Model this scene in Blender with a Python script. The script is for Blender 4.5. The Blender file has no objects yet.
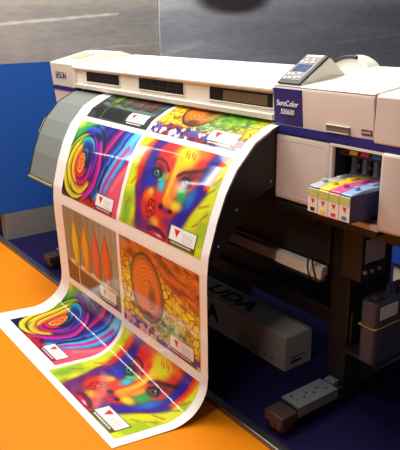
import bpy, bmesh, math, random
import numpy as np
from mathutils import Matrix, Vector
random.seed(3)
scene = bpy.context.scene
COL = scene.collection

# ------------------------------------------------------------------ materials
def lin(c):
    c = np.asarray(c, float) / 255.0
    return np.where(c <= 0.04045, c / 12.92, ((c + 0.055) / 1.055) ** 2.4)

def mat(name, rgb, rough=0.5, metal=0.0, noise=0.06, scale=18.0, coat=0.0, bump=0.0, spec=0.5):
    m = bpy.data.materials.new(name); m.use_nodes = True
    nt = m.node_tree; b = nt.nodes['Principled BSDF']
    c = lin(rgb)
    tc = nt.nodes.new('ShaderNodeTexCoord')
    nz = nt.nodes.new('ShaderNodeTexNoise'); nz.inputs['Scale'].default_value = scale; nz.inputs['Detail'].default_value = 4
    nt.links.new(tc.outputs['Object'], nz.inputs['Vector'])
    mx = nt.nodes.new('ShaderNodeMix'); mx.data_type = 'RGBA'
    mx.inputs['A'].default_value = (*np.clip(c * (1 - noise), 0, 1), 1)
    mx.inputs['B'].default_value = (*np.clip(c * (1 + noise), 0, 1), 1)
    nt.links.new(nz.outputs['Fac'], mx.inputs['Factor'])
    nt.links.new(mx.outputs['Result'], b.inputs['Base Color'])
    b.inputs['Roughness'].default_value = rough
    b.inputs['Metallic'].default_value = metal
    b.inputs['Specular IOR Level'].default_value = spec
    if coat:
        b.inputs['Coat Weight'].default_value = coat
        b.inputs['Coat Roughness'].default_value = 0.07
    if bump:
        bp = nt.nodes.new('ShaderNodeBump'); bp.inputs['Strength'].default_value = bump
        bp.inputs['Distance'].default_value = 0.002
        nt.links.new(nz.outputs['Fac'], bp.inputs['Height'])
        nt.links.new(bp.outputs['Normal'], b.inputs['Normal'])
    return m

def attr_mat(name, rough, coat=0.0, grain=0.0, gscale=60.0, spec=0.5, stretch=None):
    m = bpy.data.materials.new(name); m.use_nodes = True
    nt = m.node_tree; b = nt.nodes['Principled BSDF']
    a = nt.nodes.new('ShaderNodeAttribute'); a.attribute_name = 'print_colour'
    out = a.outputs['Color']
    if grain:
        tc = nt.nodes.new('ShaderNodeTexCoord'); mp = nt.nodes.new('ShaderNodeMapping')
        if stretch: mp.inputs['Scale'].default_value = stretch
        nz = nt.nodes.new('ShaderNodeTexNoise'); nz.inputs['Scale'].default_value = gscale; nz.inputs['Detail'].default_value = 5
        nt.links.new(tc.outputs['Object'], mp.inputs['Vector']); nt.links.new(mp.outputs['Vector'], nz.inputs['Vector'])
        mr = nt.nodes.new('ShaderNodeMapRange')
        mr.inputs['From Min'].default_value = 0.3; mr.inputs['From Max'].default_value = 0.7
        mr.inputs['To Min'].default_value = 1 - grain; mr.inputs['To Max'].default_value = 1 + grain
        nt.links.new(nz.outputs['Fac'], mr.inputs['Value'])
        mu = nt.nodes.new('ShaderNodeVectorMath'); mu.operation = 'SCALE'
        nt.links.new(out, mu.inputs[0]); nt.links.new(mr.outputs['Result'], mu.inputs['Scale'])
        out = mu.outputs['Vector']
    nt.links.new(out, b.inputs['Base Color'])
    b.inputs['Roughness'].default_value = rough
    b.inputs['Specular IOR Level'].default_value = spec
    if coat:
        b.inputs['Coat Weight'].default_value = coat; b.inputs['Coat Roughness'].default_value = 0.06
    return m

M = dict(
    cream=mat('warm_white_plastic', (222, 219, 206), .38, noise=.015),
    top=mat('lit_white_plastic', (244, 239, 226), .4, noise=.015),  # lighter copy of the housing plastic, overhead light painted in
    pink=mat('shaded_beige_plastic', (216, 201, 192), .4, noise=.02),  # pinker, darker copy of the housing plastic, shade painted in
    blue=mat('royal_blue_plastic', (36, 38, 118), .4, noise=.03),
    black=mat('black_painted_steel', (24, 22, 23), .45, noise=.1),
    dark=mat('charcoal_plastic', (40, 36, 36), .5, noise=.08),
    brown=mat('dark_brown_steel', (44, 36, 33), .5, noise=.1),
    grey=mat('grey_painted_platen', (116, 124, 119), .45, noise=.03),
    yellow=mat('yellow_edge', (196, 160, 36), .5, noise=.03),
    glass=mat('smoked_window', (34, 31, 32), .4, noise=.1, spec=.15),
    wood=mat('brown_carriage_rail', (104, 84, 62), .45, noise=.1, scale=60),
    white=mat('white_lettering', (238, 238, 240), .5, noise=.01),
    ink=mat('dark_blue_lettering', (40, 44, 92), .5, noise=.01),
    blacktext=mat('black_lettering', (16, 15, 16), .6, noise=.01),
    gold=mat('bronze_badge', (98, 66, 50), .35, noise=.15, scale=120),
    alu=mat('aluminium', (190, 190, 192), .28, metal=1.0, noise=.04, scale=40),
    beam=mat('satin_grey_metal', (150, 146, 142), .4, metal=.0, noise=.05),
    reflectpaint=mat('painted_reflection', (248, 240, 218), .4, noise=.02),  # bright reflection on the rail, put into a cream colour
    screen=mat('navy_screen', (34, 58, 112), .2, noise=.15, scale=50),
    panelface=mat('warm_grey_panel', (120, 114, 106), .4, noise=.03),
    footgrey=mat('grey_foot_plate', (104, 104, 108), .5, noise=.06),
    rubber=mat('dark_rubber', (60, 40, 30), .55, noise=.1),
    caster=mat('orange_lit_caster', (128, 66, 34), .5, noise=.15),  # orange glow from the floor put into the wheel colour
    paper=mat('glossy_white_vinyl', (244, 241, 236), .5, noise=.008, coat=.75, spec=.2),
    card=mat('grey_white_cardboard', (168, 160, 152), .8, noise=.06, scale=30, bump=.1),
    cardside=mat('warm_grey_cardboard', (160, 148, 138), .8, noise=.06, scale=30, bump=.1),
    bottle=mat('slate_bottle_plastic', (62, 64, 86), .4, noise=.06),
    label=mat('pale_label', (206, 206, 212), .6, noise=.03),
    sheetlabel=mat('lavender_grey_sheet', (150, 150, 178), .6, noise=.03),
    connector=mat('grey_connector', (128, 134, 148), .4, noise=.08),
    limegreen=mat('lime_label_band', (196, 206, 110), .5, noise=.08, scale=200),
    red=mat('red_print', (206, 44, 52), .5, noise=.03),
    yel=mat('yellow_print', (240, 206, 40), .5, noise=.03),
    cyan=mat('blue_print', (60, 130, 200), .5, noise=.03),
    magenta=mat('magenta_print', (222, 60, 120), .5, noise=.03),
    clearcap=mat('frosted_clear_plastic', (182, 182, 184), .3, noise=.05),
    yellowink=mat('yellow_ink_plastic', (240, 206, 62), .3, noise=.05),
    magentaink=mat('magenta_ink_plastic', (206, 92, 150), .3, noise=.05),
    cyanink=mat('pale_blue_ink_plastic', (150, 178, 218), .3, noise=.05),
    navyplastic=mat('navy_cartridge_side', (40, 44, 104), .35, noise=.06),
    cartwhite=mat('white_cartridge_label', (238, 226, 214), .5, noise=.02),
    dulledge=mat('dull_tan_edge', (140, 126, 84), .5, noise=.05),
    crate=mat('blue_crate', (36, 78, 178), .5, noise=.05),
    cratecream=mat('cream_crate', (226, 214, 178), .55, noise=.04),
    orange=mat('orange_floor', (234, 132, 2), .5, noise=.05, scale=3.0, spec=.2),
    navy=mat('navy_carpet', (26, 22, 62), .95, noise=.18, scale=140, bump=.4, spec=.1),
    wallblue=mat('blue_wall', (18, 82, 172), .6, noise=.04, scale=2.0),
    plinth=mat('grey_plinth', (124, 120, 116), .6, noise=.05),
    stripdark=mat('dark_gap_strip', (112, 66, 20), .6, noise=.1),  # dark brown edge beside the aluminium trim
    greenlabel=mat('pale_green_label', (168, 176, 138), .4, noise=.1, scale=60),
    print=attr_mat('glossy_print', .5, coat=.75, spec=.2),
    mural=attr_mat('asphalt_print', .5, grain=.10, gscale=30, stretch=(1, .35, 1.6), spec=.3),
)

# ------------------------------------------------------------------ building helpers
class MB:
    """Collects solids and links them as one mesh object."""
    def __init__(s): s.bm = bmesh.new()
    def box(s, x0, x1, y0, y1, z0, z1):
        vs = [s.bm.verts.new((x, y, z)) for x in (x0, x1) for y in (y0, y1) for z in (z0, z1)]
        for f in ((0, 1, 3, 2), (4, 6, 7, 5), (0, 4, 5, 1), (2, 3, 7, 6), (0, 2, 6, 4), (1, 5, 7, 3)):
            s.bm.faces.new([vs[i] for i in f])
        return s
    def prism_x(s, prof, x0, x1):
        a = [s.bm.verts.new((x0, y, z)) for y, z in prof]; b = [s.bm.verts.new((x1, y, z)) for y, z in prof]
        n = len(prof)
        s.bm.faces.new(a); s.bm.faces.new(b[::-1])
        for i in range(n): s.bm.faces.new((a[i], b[i], b[(i + 1) % n], a[(i + 1) % n]))
        return s
    def prism_y(s, prof, y0, y1):
        a = [s.bm.verts.new((x, y0, z)) for x, z in prof]; b = [s.bm.verts.new((x, y1, z)) for x, z in prof]
        n = len(prof)
        s.bm.faces.new(a); s.bm.faces.new(b[::-1])
        for i in range(n): s.bm.faces.new((a[i], b[i], b[(i + 1) % n], a[(i + 1) % n]))
        return s
    def prism_z(s, poly, z0, z1):
        f1 = z1 if callable(z1) else (lambda y: z1)
        a = [s.bm.verts.new((x, y, z0)) for x, y in poly]; b = [s.bm.verts.new((x, y, f1(y))) for x, y in poly]
        n = len(poly)
        s.bm.faces.new(a[::-1]); s.bm.faces.new(b)
        for i in range(n): s.bm.faces.new((a[i], a[(i + 1) % n], b[(i + 1) % n], b[i]))
        return s
    def cyl(s, p, q, r, n=20, r2=None):
        p, q = Vector(p), Vector(q); d = (q - p).normalized()
        u = d.orthogonal().normalized(); v = d.cross(u)
        r2 = r if r2 is None else r2
        a = []; b = []
        for k in range(n):
            t = 2 * math.pi * k / n; o = u * math.cos(t) + v * math.sin(t)
            a.append(s.bm.verts.new(p + o * r)); b.append(s.bm.verts.new(q + o * r2))
        s.bm.faces.new(a[::-1]); s.bm.faces.new(b)
        for k in range(n): s.bm.faces.new((a[k], a[(k + 1) % n], b[(k + 1) % n], b[k]))
        return s
    def tube(s, pts, r, n=10):
        pts = [Vector(p) for p in pts]; rings = []
        u = None
        for i, p in enumerate(pts):
            d = (pts[min(i + 1, len(pts) - 1)] - pts[max(i - 1, 0)]).normalized()
            u = d.orthogonal().normalized() if u is None else (u - d * u.dot(d)).normalized()
            v = d.cross(u)
            rings.append([s.bm.verts.new(p + (u * math.cos(2 * math.pi * k / n) + v * math.sin(2 * math.pi * k / n)) * r) for k in range(n)])
        for a, b in zip(rings, rings[1:]):
            for k in range(n): s.bm.faces.new((a[k], a[(k + 1) % n], b[(k + 1) % n], b[k]))
        s.bm.faces.new(rings[0][::-1]); s.bm.faces.new(rings[-1])
        return s
    def build(s, name, m, parent=None, bevel=0.0, seg=2):
        bmesh.ops.recalc_face_normals(s.bm, faces=s.bm.faces)
        me = bpy.data.meshes.new(name); s.bm.to_mesh(me); s.bm.free()
        return link(name, me, m, parent, bevel, seg)

def origin_of(o):
    v = Vector((0, 0, 0))
    while o is not None: v += o.location; o = o.parent
    return v

def link(name, me, m, parent=None, bevel=0.0, seg=2, smooth=True):
    o = bpy.data.objects.new(name, me); COL.objects.link(o)
    me.materials.append(m)
    if smooth:
        me.polygons.foreach_set('use_smooth', [True] * len(me.polygons))
        me.set_sharp_from_angle(angle=math.radians(38))
    if parent is not None:
        me.transform(Matrix.Translation(-origin_of(parent))); o.parent = parent
    if bevel:
        b = o.modifiers.new('edge', 'BEVEL'); b.width = bevel; b.segments = seg; b.limit_method = 'ANGLE'; b.angle_limit = math.radians(30)
    return o

def thing(name, loc, label, cat, group=None):
    o = bpy.data.objects.new(name, None); COL.objects.link(o); o.location = loc
    o.empty_display_size = .05
    return tag(o, label, cat, group)

def tag(o, label, cat=None, group=None):
    o['label'] = label
    if cat: o['category'] = cat
    if group: o['group'] = group
    return o

def structure(o): o['kind'] = 'structure'; return o

def lettering(name, body, size, m, parent, mtx, extrude=.0008, squeeze=1.0, align='CENTER', bold=0.0):
    cu = bpy.data.curves.new(name, 'FONT'); cu.body = body; cu.size = size; cu.extrude = extrude
    cu.align_x = align; cu.align_y = 'CENTER'; cu.offset = bold
    t = bpy.data.objects.new(name + '_curve', cu); COL.objects.link(t)
    me = bpy.data.meshes.new_from_object(t.evaluated_get(bpy.context.evaluated_depsgraph_get()))
    bpy.data.objects.remove(t)
    me.name = name
    me.transform(mtx @ Matrix.Diagonal((squeeze, 1, 1, 1)))
    return link(name, me, m, parent, smooth=False)

FRONT = Matrix(((1, 0, 0, 0), (0, 0, -1, 0), (0, 1, 0, 0), (0, 0, 0, 1)))      # text plane facing -Y
RIGHT = Matrix(((0, 0, 1, 0), (1, 0, 0, 0), (0, 1, 0, 0), (0, 0, 0, 1)))       # text plane facing +X
def at(x, y, z, base): return Matrix.Translation((x, y, z)) @ base

# ------------------------------------------------------------------ the setting
structure(MB().box(-3.5, 4.8, -.178, 5.0, -.06, 0).build('floor', M['navy']))
structure(MB().box(-3.5, 4.8, -4.5, -.228, -.06, 0).build('floor_front', M['orange']))
structure(MB().box(-3.5, 4.8, -.213, -.178, -.06, .005).build('trim_1', M['alu'], bevel=.002))
structure(MB().box(-3.5, 4.8, -.228, -.213, -.06, .001).build('trim_2', M['stripdark']))
structure(MB().box(-.66, -.572, -.42, 5.0, .187, 1.1655).build('wall_left', M['wallblue']))
structure(MB().box(-.65, -.572, -.177, 5.0, 0, .187).build('baseboard_left', M['plinth']))

# ------------------------------------------------------------------ picture painting (print colour, plus painted cool light on the top row)
def hash2(ix, iy, seed):
    h = np.sin(ix * 127.1 + iy * 311.7 + seed * 74.7) * 43758.5453
    return h - np.floor(h)
def vnoise(x, y, seed=0):
    ix, iy = np.floor(x), np.floor(y); fx, fy = x - ix, y - iy
    fx = fx * fx * (3 - 2 * fx); fy = fy * fy * (3 - 2 * fy)
    a = hash2(ix, iy, seed); b = hash2(ix + 1, iy, seed); c = hash2(ix, iy + 1, seed); d = hash2(ix + 1, iy + 1, seed)
    return (a * (1 - fx) + b * fx) * (1 - fy) + (c * (1 - fx) + d * fx) * fy
def fbm(x, y, seed=0, o=4):
    s = 0; a = .5
    for k in range(o): s = s + a * vnoise(x * 2 ** k, y * 2 ** k, seed + k); a *= .5
    return s / (1 - .5 ** o)
def voronoi(x, y, seed=0):
    ix, iy = np.floor(x), np.floor(y)
    d1 = np.full_like(x, 9.); d2 = np.full_like(x, 9.); idv = np.zeros_like(x)
    for i in (-1, 0, 1):
        for j in (-1, 0, 1):
            px = ix + i + hash2(ix + i, iy + j, seed); py = iy + j + hash2(ix + i, iy + j, seed + 5)
            d = np.hypot(px - x, py - y); hid = hash2(ix + i, iy + j, seed + 9)
            near = d < d1
            d2 = np.where(near, d1, np.minimum(d2, d)); idv = np.where(near, hid, idv); d1 = np.where(near, d, d1)
    return d1, d2 - d1, idv
def sstep(a, b, x):
    t = np.clip((x - a) / (b - a), 0, 1); return t * t * (3 - 2 * t)

class Paint:
    A = 1.53                                   # width over height
    def __init__(s, u, v, base): s.u, s.v = u, v; s.c = np.ones(u.shape + (3,)) * np.array(base, float)
    def mix(s, col, m): s.c += (np.array(col, float) - s.c) * np.clip(m, 0, 1)[..., None]
    def ell(s, col, cu, cv, ru, rv, rot=0, soft=.6, k=1.0):
        x = (s.u - cu) * s.A; y = s.v - cv; a = math.radians(rot)
        X = x * math.cos(a) + y * math.sin(a); Y = -x * math.sin(a) + y * math.cos(a)
        d = np.sqrt((X / (ru * s.A)) ** 2 + (Y / rv) ** 2)
        s.mix(col, k * (1 - sstep(1 - soft, 1 + soft * .5, d)))
    def poly(s, col, pts, soft=.01, k=1.0):
        inside = np.zeros(s.u.shape, bool); dist = np.full(s.u.shape, 9.)
        n = len(pts)
        for i in range(n):
            (x0, y0), (x1, y1) = pts[i], pts[(i + 1) % n]
            cond = ((y0 > s.v) != (y1 > s.v))
            with np.errstate(divide='ignore', invalid='ignore'):
                xi = (x1 - x0) * (s.v - y0) / ((y1 - y0) if y1 != y0 else 1e-9) + x0
            inside ^= cond & (s.u < xi)
            dist = np.minimum(dist, s.segd(x0, y0, x1, y1))
        sd = np.where(inside, dist, -dist)
        s.mix(col, k * sstep(-soft, soft, sd))
    def segd(s, x0, y0, x1, y1):
        ax, ay = x0 * s.A, y0; bx, by = x1 * s.A, y1; px, py = s.u * s.A, s.v
        L = (bx - ax) ** 2 + (by - ay) ** 2 + 1e-12
        t = np.clip(((px - ax) * (bx - ax) + (py - ay) * (by - ay)) / L, 0, 1)
        return np.hypot(px - ax - t * (bx - ax), py - ay - t * (by - ay))
    def line(s, col, pts, w, soft=.5, k=1.0):
        d = np.full(s.u.shape, 9.)
        for (a, b), (c, e) in zip(pts, pts[1:]): d = np.minimum(d, s.segd(a, b, c, e))
        s.mix(col, k * (1 - sstep(w * (1 - soft), w * (1 + soft), d)))
    def card(s, u0=.645, v0=.80, u1=.925, v1=.94, strip=(40, 34, 60)):
        s.poly(strip, [(u0 + .0, v1 - .01), (u1 + .01, v1 - .01), (u1 + .01, v1 + .055), (u0, v1 + .055)], .006, .75)
        for k in range(7):
            a = u0 + .03 + k * .032; s.line((225, 215, 210), [(a, v1 + .02), (a + .02, v1 + .022)], .007)
        s.poly((30, 26, 36), [(u0 - .006, v0 - .006), (u1 + .01, v0 - .006), (u1 + .01, v1 + .01), (u0 - .006, v1 + .01)], .008, .8)
        s.poly((240, 236, 230), [(u0, v0), (u1, v0), (u1, v1), (u0, v1)], .006)
        m = u0 + .075
        s.poly((212, 40, 48), [(m - .032, v0 + .025), (m + .032, v0 + .025), (m + .004, v0 + .105)], .006)
        for k in range(4): s.line((170, 168, 170), [(m + .07, v0 + .045 + .024 * k), (u1 - .03, v0 + .045 + .024 * k)], .005, k=.7)

def lerp(f, stops):
    xs = [a for a, _ in stops]
    return np.stack([np.interp(f, xs, [c[i] for _, c in stops]) for i in range(3)], -1)

def rose(u, v):
    p = Paint(u, v, (120, 20, 100)); A = p.A
    n1 = fbm(u * 5, v * 5, 3) - .5; n2 = fbm(u * 11, v * 11, 6) - .5
    # drapes of outer petals sweeping from lower middle to the upper right
    f = u + .36 * (v - .5) + .10 * (v - .5) ** 2 + .04 * n1
    p.c = lerp(f, [(.30, (30, 20, 70)), (.40, (60, 50, 160)), (.46, (30, 24, 90)), (.52, (120, 20, 120)), (.57, (206, 30, 150)), (.60, (70, 16, 80)), (.645, (40, 60, 160)),
                   (.69, (70, 130, 200)), (.72, (40, 50, 130)), (.76, (90, 180, 220)), (.83, (110, 206, 232)), (.88, (60, 130, 200)), (.905, (130, 30, 130)), (.95, (216, 40, 150)), (1.02, (232, 90, 150)), (1.10, (206, 30, 120)), (1.2, (220, 60, 90))])
    p.c *= (.88 + .24 * np.sin(f * 70 + n1 * 4) * sstep(.5, .7, f))[..., None] if False else 1.0
    p.poly((226, 96, 110), [(.80, 1.02), (.76, .82), (.84, .60), (.95, .40), (1.02, .36), (1.02, 1.02)], .05, .85)
    p.line((240, 140, 130), [(.86, .70), (.95, .50), (1.0, .42)], .03, .9, .6)
    p.line((200, 20, 120), [(.70, .90), (.73, .70), (.80, .50), (.92, .2)], .035, .8, .8)
    p.line((60, 14, 70), [(.655, .88), (.665, .66), (.70, .48)], .025, .8, .8)
    p.poly((180, 24, 40), [(.30, 1.02), (.36, .93), (.50, .86), (.66, .90), (.72, 1.02)], .04, .9)
    p.ell((226, 90, 40), .42, .95, .07, .05, -20, .8, .8)
    p.ell((40, 20, 30), .55, .90, .05, .03, 20, .8, .7)
    # upper left
    p.poly((90, 170, 60), [(-.02, -.02), (.30, -.02), (.22, .16), (.08, .34), (-.02, .42)], .05, 1)
    p.ell((40, 150, 120), .14, .18, .08, .14, 30, .8, .8)
    p.ell((60, 186, 190), .24, .12, .08, .10, 20, .8, .9)
    p.ell((50, 130, 200), .36, .06, .10, .08, 0, .8, .9)
    p.ell((210, 214, 60), .03, .04, .06, .08, 0, .8, .8)
    p.ell((40, 90, 40), .02, .26, .03, .10, 0, .8, .6)
    # the bloom: overlapping petal crescents from the outside in, each lit on its rim and dark at its root
    def petal(cu, cv, ru, rv, rot, rimc, rootc, ang, width=.75, power=1.0):
        x = (u - cu) * A; y = v - cv; a = math.radians(rot)
        X = x * math.cos(a) + y * math.sin(a); Y = -x * math.sin(a) + y * math.cos(a)
        d = np.sqrt((X / (ru * A)) ** 2 + (Y / rv) ** 2) + .10 * n1 + .03 * n2
        th = np.arctan2(y, x); da = np.abs((th - math.radians(ang) + math.pi) % (2 * math.pi) - math.pi)
        m = (1 - sstep(.96, 1.03, d)) * (1 - sstep(width * 2.2, width * 3.1, da))
        g = sstep(.60, .98, d + .06 * n2) ** power
        col = np.array(rootc, float) + (np.array(rimc, float) - np.array(rootc, float)) * g[..., None]
        p.c += (col - p.c) * m[..., None]
        p.c *= (1 - .45 * (1 - sstep(.0, .07, np.abs(d - 1.04))) * (1 - sstep(width * 2.0, width * 3, da)))[..., None]
    petal(.30, .52, .31, .46, 12, (60, 90, 190), (40, 16, 80), -50, .45)
    petal(.28, .52, .33, .45, 20, (206, 30, 150), (60, 14, 80), 10, .38)
    petal(.24, .58, .26, .42, 8, (150, 176, 40), (90, 110, 20), -150, .40)
    petal(.23, .60, .26, .39, -10, (232, 214, 40), (150, 130, 16), 120, .50)
    petal(.25, .56, .22, .34, -6, (240, 216, 40), (176, 110, 16), 160, .52)
    petal(.29, .55, .22, .35, -4, (226, 190, 40), (150, 70, 20), 85, .34)
    petal(.31, .49, .20, .33, 10, (130, 40, 170), (40, 20, 110), -20, .42)
    petal(.28, .47, .17, .28, 15, (60, 170, 190), (30, 60, 140), -75, .34)
    petal(.27, .53, .16, .27, 0, (236, 206, 50), (200, 90, 30), 170, .50)
    petal(.31, .54, .145, .25, 6, (206, 30, 120), (110, 14, 90), 50, .52)
    petal(.32, .48, .115, .21, 12, (50, 60, 170), (24, 18, 70), -20, .50)
    petal(.28, .52, .095, .19, 0, (232, 60, 80), (150, 20, 60), 120, .62)
    petal(.29, .49, .075, .15, 8, (40, 130, 180), (20, 40, 110), -50, .40)
    petal(.265, .53, .060, .13, -5, (244, 170, 40), (226, 80, 30), 160, 1.2)
    x = (u - .265) * A; y = v - .53; r = np.hypot(x, y * .75); th = np.arctan2(y, x)
    sp = np.abs(((r / .034 - th / (2 * math.pi)) % 1) - .5)
    p.mix((190, 44, 40), (1 - sstep(.07, .09, r)) * (1 - sstep(.10, .22, sp)))
    p.mix((246, 206, 60), (1 - sstep(.07, .09, r)) * sstep(.30, .45, sp) * .8)
    p.line((24, 16, 60), [(.345, .36), (.365, .46), (.355, .56)], .014, .8, .8)
    p.ell((24, 22, 50), .42, .16, .09, .04, 12, .8, .85)
    p.card(strip=(120, 20, 60))
    return p.c

def face(u, v):
    p = Paint(u, v, (206, 216, 36)); A = p.A
    n = fbm(u * 7, v * 7, 21)
    p.mix((120, 160, 30), sstep(.45, .75, n) * .55)
    p.ell((96, 150, 60), .08, .88, .07, .14, 0, .8, .7)
    for a, b, c, d in ((.90, .42, .97, .34), (.88, .55, .96, .50), (.92, .66, .97, .58), (.86, .74, .90, .70), (.94, .30, .985, .22), (.05, .80, .10, .70), (.06, .55, .10, .48)):
        p.line((176, 100, 50), [(a, b), (c, d)], .012, .8, .7)
    # face mass
    face_poly = [(.16, -.02), (.12, .14), (.10, .34), (.13, .55), (.17, .66), (.21, .80), (.26, .96), (.29, 1.02), (.66, 1.02), (.71, .88), (.77, .74), (.84, .58), (.90, .40), (.95, .16), (.99, -.02)]
    p.poly((206, 60, 40), face_poly, .02)
    # left side of the face, going down
    p.ell((200, 50, 44), .16, .22, .08, .30, 8, .7, .9)
    p.ell((226, 110, 40), .13, .12, .05, .10, 8, .7, .7)
    p.line((60, 30, 140), [(.24, -.03), (.22, .2), (.22, .42), (.20, .58)], .085, .6, .95)
    p.line((40, 34, 160), [(.27, .0), (.25, .25), (.28, .45)], .05, .7, .8)
    p.line((110, 30, 120), [(.17, .55), (.22, .75), (.29, .98)], .06, .7, .9)
    p.ell((214, 40, 60), .36, .12, .12, .12, 0, .7, .95)
    p.ell((224, 70, 44), .42, .30, .07, .30, 0, .8, .8)
    # forehead and nose bridge
    p.ell((236, 196, 40), .55, .13, .12, .20, 0, .8, 1)
    p.ell((226, 220, 60), .60, .05, .12, .10, 0, .8, .8)
    p.ell((232, 120, 40), .72, .04, .10, .08, 0, .8, .8)
    p.line((240, 190, 50), [(.55, .1), (.53, .38), (.52, .58)], .05, .8, .9)
    p.line((222, 60, 60), [(.46, .2), (.45, .45), (.45, .62)], .045, .7, .9)
    p.line((232, 130, 50), [(.60, .40), (.56, .58)], .05, .8, .8)
    # right temple bands
    p.line((214, 40, 40), [(.80, -.03), (.86, .10), (.84, .24)], .05, .6, .95)
    p.line((44, 34, 150), [(.90, -.03), (.85, .2), (.85, .40), (.76, .60), (.70, .80)], .085, .6, .95)
    p.line((230, 120, 40), [(.97, -.02), (.935, .16), (.90, .34)], .028, .6, .95)
    p.line((206, 50, 40), [(.945, -.02), (.91, .18), (.875, .36)], .022, .6, .95)
    # around the eyes
    p.ell((40, 60, 170), .31, .44, .09, .12, 0, .8, .95)
    p.ell((60, 190, 200), .43, .46, .05, .09, -20, .8, .95)
    p.ell((60, 170, 90), .40, .38, .06, .06, 0, .8, .7)
    p.ell((150, 200, 60), .46, .36, .03, .05, 0, .8, .8)
    p.ell((50, 160, 90), .67, .49, .08, .12, 10, .8, .95)
    p.ell((40, 120, 190), .77, .50, .05, .14, 20, .8, .85)
    p.ell((232, 150, 60), .60, .46, .035, .09, 10, .8, .85)
    p.ell((230, 210, 50), .64, .62, .08, .06, 0, .8, .9)
    p.ell((214, 60, 50), .66, .36, .09, .05, 0, .8, .8)
    # brows
    p.line((60, 20, 46), [(.25, .235), (.31, .20), (.39, .225), (.46, .30)],   .015, .9, .75)
    p.line((50, 18, 40), [(.57, .32), (.63, .265), (.72, .235), (.82, .19)], .020, .9, .8)
    p.ell((60, 24, 60), .70, .30, .12, .05, -14, .8, .6)
    p.ell((50, 24, 70), .36, .29, .09, .045, 20, .8, .6)
    # eyes
    for cu, cv, rot in ((.335, .355, 8), (.672, .365, -6)):
        p.ell((26, 20, 46), cu, cv, .070, .058, rot, .7, .95)
        p.ell((120, 150, 160) if cu < .5 else (150, 110, 110), cu, cv + .008, .046, .030, rot, .5, .7)
        p.ell((60, 120, 110) if cu < .5 else (110, 70, 60), cu, cv, .026, .042, 0, .3, 1)
        p.ell((14, 12, 22), cu, cv, .013, .022, 0, .3, 1)
        p.ell((240, 240, 240), cu + .01, cv - .014, .006, .009, 0, .3, 1)
        p.line((20, 14, 30), [(cu - .06, cv + .005), (cu - .03, cv - .04), (cu + .02, cv - .044), (cu + .062, cv + .012)], .010, .4, 1)
    p.line((120, 200, 190), [(.38, .42), (.42, .40), (.425, .34)], .008, .6, .8)
    # nose
    p.ell((236, 150, 60), .54, .60, .05, .07, 0, .8, .8)
    p.ell((40, 16, 60), .485, .675, .032, .035, 0, .6, .95)
    p.ell((44, 16, 56), .595, .69, .030, .028, 0, .6, .95)
    p.ell((120, 40, 110), .54, .70, .05, .035, 0, .7, .8)
    # cheeks and jaw
    p.ell((236, 120, 40), .32, .62, .07, .06, 0, .8, .7)
    p.ell((232, 200, 50), .33, .56, .04, .05, 0, .8, .8)
    p.ell((236, 196, 40), .44, .86, .07, .07, 0, .8, .9)
    p.ell((200, 60, 60), .28, .74, .05, .09, 0, .8, .7)
    p.ell((60, 40, 150), .66, .82, .06, .14, 15, .8, .9)
    p.ell((110, 40, 130), .58, .80, .06, .07, 0, .8, .7)
    p.ell((112, 46, 110), .33, .93, .15, .12, 0, .8, .9)
    p.ell((90, 30, 110), .24, .86, .05, .14, -20, .8, .7)
    p.ell((204, 214, 50), .62, .13, .10, .11, 0, .8, .85)
    p.ell((232, 110, 40), .30, .62, .05, .05, 0, .8, .6)
    # flower on the cheek
    for k in range(5):
        a = 2 * math.pi * k / 5 + .4
        cu, cv = .375 + .042 * math.cos(a) / A * 1.2, .725 + .062 * math.sin(a)
        p.ell((90, 14, 14), cu, cv, .031, .050, math.degrees(a), .3, .9)
        p.ell((210, 44, 36), cu, cv, .022, .036, math.degrees(a), .3, .95)
    p.ell((236, 130, 60), .375, .725, .012, .018, 0, .4, 1)
    # lips
    p.ell((60, 16, 70), .50, .945, .125, .060, 5, .4, .95)
    p.ell((206, 40, 90), .50, .955, .105, .038, 5, .5, .95)
    p.ell((244, 190, 190), .53, .962, .045, .016, 5, .7, .9)
    p.line((50, 10, 50), [(.39, .945), (.47, .93), (.53, .94), (.61, .96)], .006, .5, .8)
    # lizard-like red strokes on the forehead
    for a, b in ((.56, .10), (.59, .12), (.62, .10), (.65, .12)):
        p.line((226, 80, 40), [(a, b - .05), (a + .012, b)], .010, .6, .9)
    p.card(strip=(60, 60, 30))
    return p.c

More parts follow.
